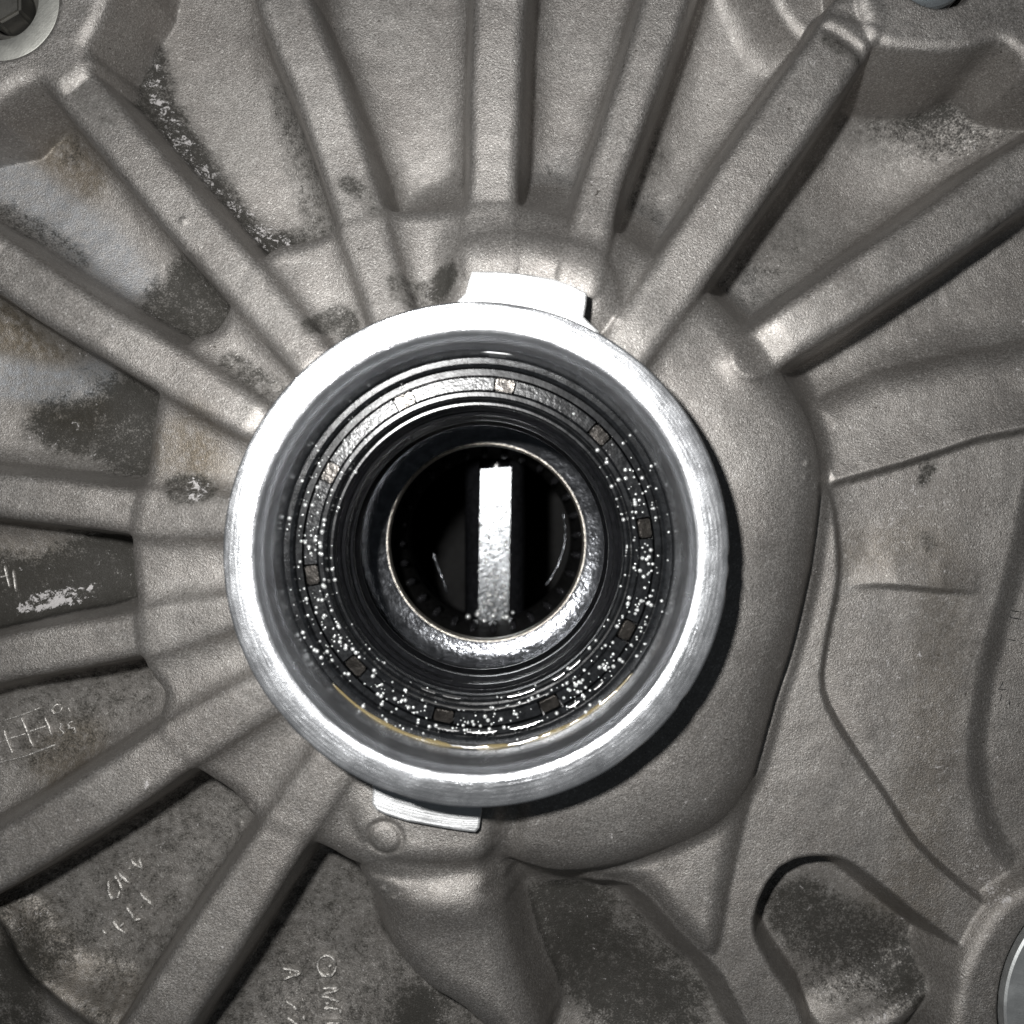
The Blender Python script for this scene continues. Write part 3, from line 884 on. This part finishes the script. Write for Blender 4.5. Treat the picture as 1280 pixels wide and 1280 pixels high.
# side gear teeth in the cavity
def tooth_mesh():
    bm = bmesh.new()
    bmesh.ops.create_cube(bm, size=1.0)
    for v in bm.verts:
        k = 0.55 if v.co.z > 0 else 1.0
        v.co.x *= 0.30 ; v.co.y *= 0.15 * k; v.co.z *= 0.32
    bmesh.ops.bevel(bm, geom=list(bm.edges), offset=0.035, segments=2, affect='EDGES')
    for f in bm.faces: f.smooth = True
    me = bpy.data.meshes.new('gear_tooth'); bm.to_mesh(me); bm.free()
    me.materials.append(M_GEAR)
    return me
M_GEAR = mat_oily('wet_gear_steel', (0.020, 0.020, 0.022), 0.12, 0.6, 0.3, scale=8)
tm = tooth_mesh()
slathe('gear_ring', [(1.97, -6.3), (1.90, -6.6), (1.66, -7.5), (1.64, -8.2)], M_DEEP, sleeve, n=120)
for i in range(28):
    a = 2 * math.pi * i / 28 + 0.05
    o = bpy.data.objects.new('gear_tooth', tm)
    o.location = (1.76 * math.cos(a), 1.76 * math.sin(a), -7.1 + 5)
    o.rotation_euler = (rng.uniform(-.12, .12), 0.19, a)
    link(o, sleeve)

# glints of the side gear, added as thin raised strips
ridge('gear_glint', [[(541, 690), (546, 706), (555, 728), (559, 742)]], sleeve, -7.2, 0.028, 0.008, mat=M_BORE, seed=201, base=-7.2, wavy=0.7)
ridge('gear_glint', [[(704, 640), (707, 665), (705, 684), (698, 706), (688, 724), (682, 732)]], sleeve, -7.2, 0.018, 0.008, mat=M_BORE, seed=202, base=-7.2, wavy=0.8)
for ob_ in list(sleeve.children):
    if ob_.name.startswith('gear_glint'):
        ob_.location = (-CX, -CY, 5.0)

# ------------------------------------------------------------------ cross pin with its milled flat
pxc, pyc = W(618, 682, -8.0)
pin = empty('cross_pin', 'shiny flat-topped steel cross pin deep in the black bore', 'pin', (pxc, pyc, -8.0))
def pin_mesh(L, R, flat_hw):
    verts, faces = [], []
    zf = math.sqrt(R * R - flat_hw * flat_hw)
    sec = []
    n = 26
    a_f = math.asin(flat_hw / R)
    for i in range(n + 1):
        a = a_f + (2 * math.pi - 2 * a_f) * i / n
        sec.append((R * math.sin(a), R * math.cos(a)))
    return sec, zf
R_ = 0.62; FH = 0.305
sec, zf = pin_mesh(3.9, R_, FH)
L0, L1, T0, T1 = -1.95, 2.1, -1.60, 1.56
verts, faces = [], []
for y in (L0, L1):
    for (x, z) in sec: verts.append((x, y, z - zf))
k = len(sec)
for j in range(k - 1): faces.append((j, j + 1, k + j + 1, k + j))
body = mesh_obj('pin_body', verts, faces, M_BLACK, pin, True)
# flat, a fine relief of wetness on it
nx_, ny_ = 22, 110
fv, ff = [], []
rp = random.Random(3)
for j in range(ny_ + 1):
    for i in range(nx_ + 1):
        x = -FH + 2 * FH * i / nx_; t = j / ny_
        y = T0 + (T1 - T0) * t
        e = 0.006 * math.sin(t * 9 + i * 0.25) * (1 - t)
        cor = 0.05 * (i / nx_ - 0.5) if j == ny_ else 0
        fv.append((x - 0.05 * (1 - t) + 0.03, y + cor + (0.04 * math.sin(i * 0.9) if j == 0 else 0), 0.012 + e))
for j in range(ny_):
    for i in range(nx_):
        p = j * (nx_ + 1) + i
        ff.append((p, p + 1, p + nx_ + 2, p + nx_ + 1))
mesh_obj('milled_flat', fv, ff, M_PIN, pin, True)

# ------------------------------------------------------------------ bolts at the picture's corners
def bolt(name, label, x, y, z, R, top, mat, kindb):
    b = empty(name, label, 'bolt', (x, y, z))
    lathe('washer', [(R, -0.8), (R, -0.03), (R - 0.03, 0.0), (R * 0.80, 0.0), (R * 0.80 - 0.02, -0.02)], mat, b, 0, 0, 128)
    if kindb == 'round':
        lathe('bolt_head', [(R * 0.80, -0.3), (R * 0.79, 0.02), (R * 0.74, 0.10), (R * 0.5, 0.13), (0.001, 0.13)], mat, b, 0, 0, 128)
    else:
        bm = bmesh.new()
        bmesh.ops.create_cone(bm, cap_ends=True, segments=6, radius1=R * 0.78, radius2=R * 0.76, depth=0.5)
        bmesh.ops.bevel(bm, geom=list(bm.edges), offset=0.04, segments=2, affect='EDGES')
        for v in bm.verts: v.co.z += 0.12
        me = bpy.data.meshes.new('bolt_head'); bm.to_mesh(me); bm.free(); me.materials.append(mat)
        link(bpy.data.objects.new('bolt_head', me), b)
    return b
x, y = W(1420, 1262, -2.35)
bolt('flange_bolt', 'pale steel bolt washer cut off by the lower right corner', x, y, -2.35, 1.94, 0, M_STEEL, 'round')
x, y = W(1168, -50, -1.75)
M_STEEL2 = mat_machined('bolt_zinc', base=(0.60, 0.64, 0.66), rough=0.30, cx=x, cy=y, lines=0.3)
bolt('flange_bolt', 'smooth grey bolt head peeping in at the top right edge', x, y, -1.95, 0.60, 0, M_STEEL2, 'round')
M_BOLT3 = mat_machined('bolt_dull', base=(0.20, 0.195, 0.18), rough=0.5, cx=sx_, cy=sy_, lines=0.3)
bolt('hex_bolt', 'dull bolt end sunk in the pale ringed hole at the upper left corner', sx_ - 0.04, sy_ + 0.06, -2.4, 0.47, 0, M_BOLT3, 'hex')

# ------------------------------------------------------------------ oil: droplets, a film and an amber meniscus
def dome(verts, faces, x, y, z, r, h, n=10, rings=3, up=(0, 0, 1)):
    b = len(verts)
    for k_ in range(rings):
        ph = k_ / rings * math.pi / 2
        for i in range(n):
            a = 2 * math.pi * i / n
            verts.append((x + r * math.cos(ph) * math.cos(a), y + r * math.cos(ph) * math.sin(a), z + h * math.sin(ph)))
    verts.append((x, y, z + h))
    for k_ in range(rings - 1):
        for i in range(n):
            faces.append((b + k_ * n + i, b + k_ * n + (i + 1) % n, b + (k_ + 1) * n + (i + 1) % n, b + (k_ + 1) * n + i))
    for i in range(n):
        faces.append((b + (rings - 1) * n + i, b + (rings - 1) * n + (i + 1) % n, b + rings * n))
dv, df = [], []
rd = random.Random(21)
clusters = [(-0.1, 0.35, 90), (-0.5, 0.3, 50), (-0.85, 0.25, 50), (-1.25, 0.35, 80), (-1.75, 0.3, 60), (-2.3, 0.35, 90), (-2.75, 0.25, 80), (3.05, 0.2, 60), (2.65, 0.2, 60), (0.55, 0.12, 14), (2.3, 0.12, 20), (0.25, 0.15, 30)]
for c, s, n in clusters:
    for i in range(n):
        a = rd.gauss(c, s)
        u = rd.random()
        if u < 0.50:
            r = rd.uniform(2.17, 2.34); z = -0.935
        elif u < 0.70:
            r = rd.uniform(2.37, 2.44); z = -0.905
        elif u < 0.85:
            r = rd.uniform(2.085, 2.125); z = -0.892
        elif u < 0.93:
            r = rd.uniform(2.505, 2.565); z = -0.777
        else:
            r = rd.uniform(1.985, 2.02); z = -1.152
        near = min(abs((a - w + math.pi) % (2 * math.pi) - math.pi) for w in order)
        if 2.16 < r < 2.345 and near < 0.09: continue
        s_ = rd.choice((0.010, 0.012, 0.014, 0.016, 0.019, 0.024, 0.030))
        dome(dv, df, CX + r * math.cos(a), CY + r * math.sin(a), z, s_, s_ * 0.75)
for i in range(95):
    t = rd.random() ** 0.6
    s_ = rd.choice((0.016, 0.022, 0.03, 0.036))
    dome(dv, df, pxc + rd.uniform(-0.30, 0.30) - 0.05 * t, pyc + T1 - 0.55 - 2.55 * t, -7.99, s_, s_ * 0.6)
for px_, py_, w_ in ((585, 771, .05), (597, 768, .055), (606, 777, .06), (617, 770, .045), (633, 772, .06), (641, 766, .035), (650, 776, .03)):  # beads added where the side gear's teeth glint
    xx, yy = W(px_, py_, -7.75)
    dome(dv, df, xx, yy, -7.78, w_, w_ * 0.5)
drops = mesh_obj('droplets_and_glints', dv, df, M_DROP, None, True)
drops['label'] = 'tiny glistening oil droplets beaded over the black bearing ring and pin, plus beads as gear tooth glints'
drops['category'] = 'oil droplets'
drops['kind'] = 'stuff'

def arc_tube(name, R, z, a0, a1, rad, mat, n=80, ny=10, flat=0.6, seed=0):
    rr = random.Random(seed)
    verts, faces = [], []
    for i in range(n + 1):
        t = i / n; a = a0 + (a1 - a0) * t
        w_ = rad * (math.sin(math.pi * t) ** 0.5 if 0 < t < 1 else 0.02) * (1 + 0.2 * math.sin(t * 37 + seed))
        for j in range(ny):
            b = 2 * math.pi * j / ny
            rrad = R + w_ * math.cos(b)
            verts.append((CX + rrad * math.cos(a), CY + rrad * math.sin(a), z + w_ * flat * math.sin(b)))
    for i in range(n):
        for j in range(ny):
            faces.append((i * ny + j, i * ny + (j + 1) % ny, (i + 1) * ny + (j + 1) % ny, (i + 1) * ny + j))
    return verts, faces
def merged(name, lst, mat, label, cat):
    V, F = [], []
    for v, f in lst:
        b = len(V); V += v; F += [tuple(i + b for i in q) for q in f]
    o = mesh_obj(name, V, F, mat, None, True)
    bm = bmesh.new(); bm.from_mesh(o.data); bmesh.ops.recalc_face_normals(bm, faces=bm.faces); bm.to_mesh(o.data); bm.free()
    o['label'] = label; o['category'] = cat
    return o
R = math.radians
am = merged('amber_oil_bead', [arc_tube('x', 2.595, -0.775, R(-138), R(-38), 0.042, None, seed=1)], M_AMBER,
            'amber oil pooled in a thin curve along the lower edge of the bearing', 'oil')
M_FILM = mat_glass_oil('clear_oil', (0.03, 0.03, 0.03), 0.16, 0.0)
def ribbon(R_, z_, a0, a1, w_, tilt, seed=0, n=70):
    V, F = [], []
    for i in range(n + 1):
        t = i / n; a = a0 + (a1 - a0) * t
        ww = w_ * (math.sin(math.pi * t) ** 0.45 if 0 < t < 1 else 0.03) * (1 + 0.22 * math.sin(t * 31 + seed * 2.1) + 0.15 * math.sin(t * 73 + seed))
        for u, dz_ in ((-1.0, -0.5), (-0.45, -0.10), (0.45, 0.10), (1.0, 0.12)):
            r_ = R_ + ww * u / 2
            V.append((CX + r_ * math.cos(a), CY + r_ * math.sin(a), z_ + ww * (u / 2) * math.tan(tilt) + (-0.02 if u == -1 else 0.0)))
    for i in range(n):
        for j in range(3):
            F.append((i * 4 + j, i * 4 + j + 1, (i + 1) * 4 + j + 1, (i + 1) * 4 + j))
    return V, F
rb_ = []
for R_, z_, a0, a1, w_, tl_, sd in ((2.565, -0.758, -107, -70, 0.055, 16.5, 1), (2.40, -0.888, -104, -96, 0.05, 16, 2), (2.40, -0.888, -94, -84, 0.05, 16, 3), (2.40, -0.888, -80, -70, 0.045, 16, 4),
                                (2.015, -1.14, -113, -107, 0.06, 14.5, 5), (2.015, -1.14, -104, -97, 0.06, 14.5, 6), (2.015, -1.14, -79, -68, 0.06, 14.5, 7), (2.015, -1.14, -60, -55, 0.05, 14.5, 8),
                                (2.015, -1.14, -53, -47, 0.05, 14.5, 9), (2.10, -0.878, -118, -63, 0.030, 18, 10), (2.40, -0.888, -60, -56, 0.035, 17, 11), (2.40, -0.888, -50, -46, 0.035, 17, 12)):
    rb_.append(ribbon(R_, z_, R(a0), R(a1), w_, R(tl_), sd))
film = merged('oil_streak', rb_, M_FILM, 'wet curved streaks of clear oil glinting along the lower grooves of the bearing', 'oil')
film['kind'] = 'stuff'
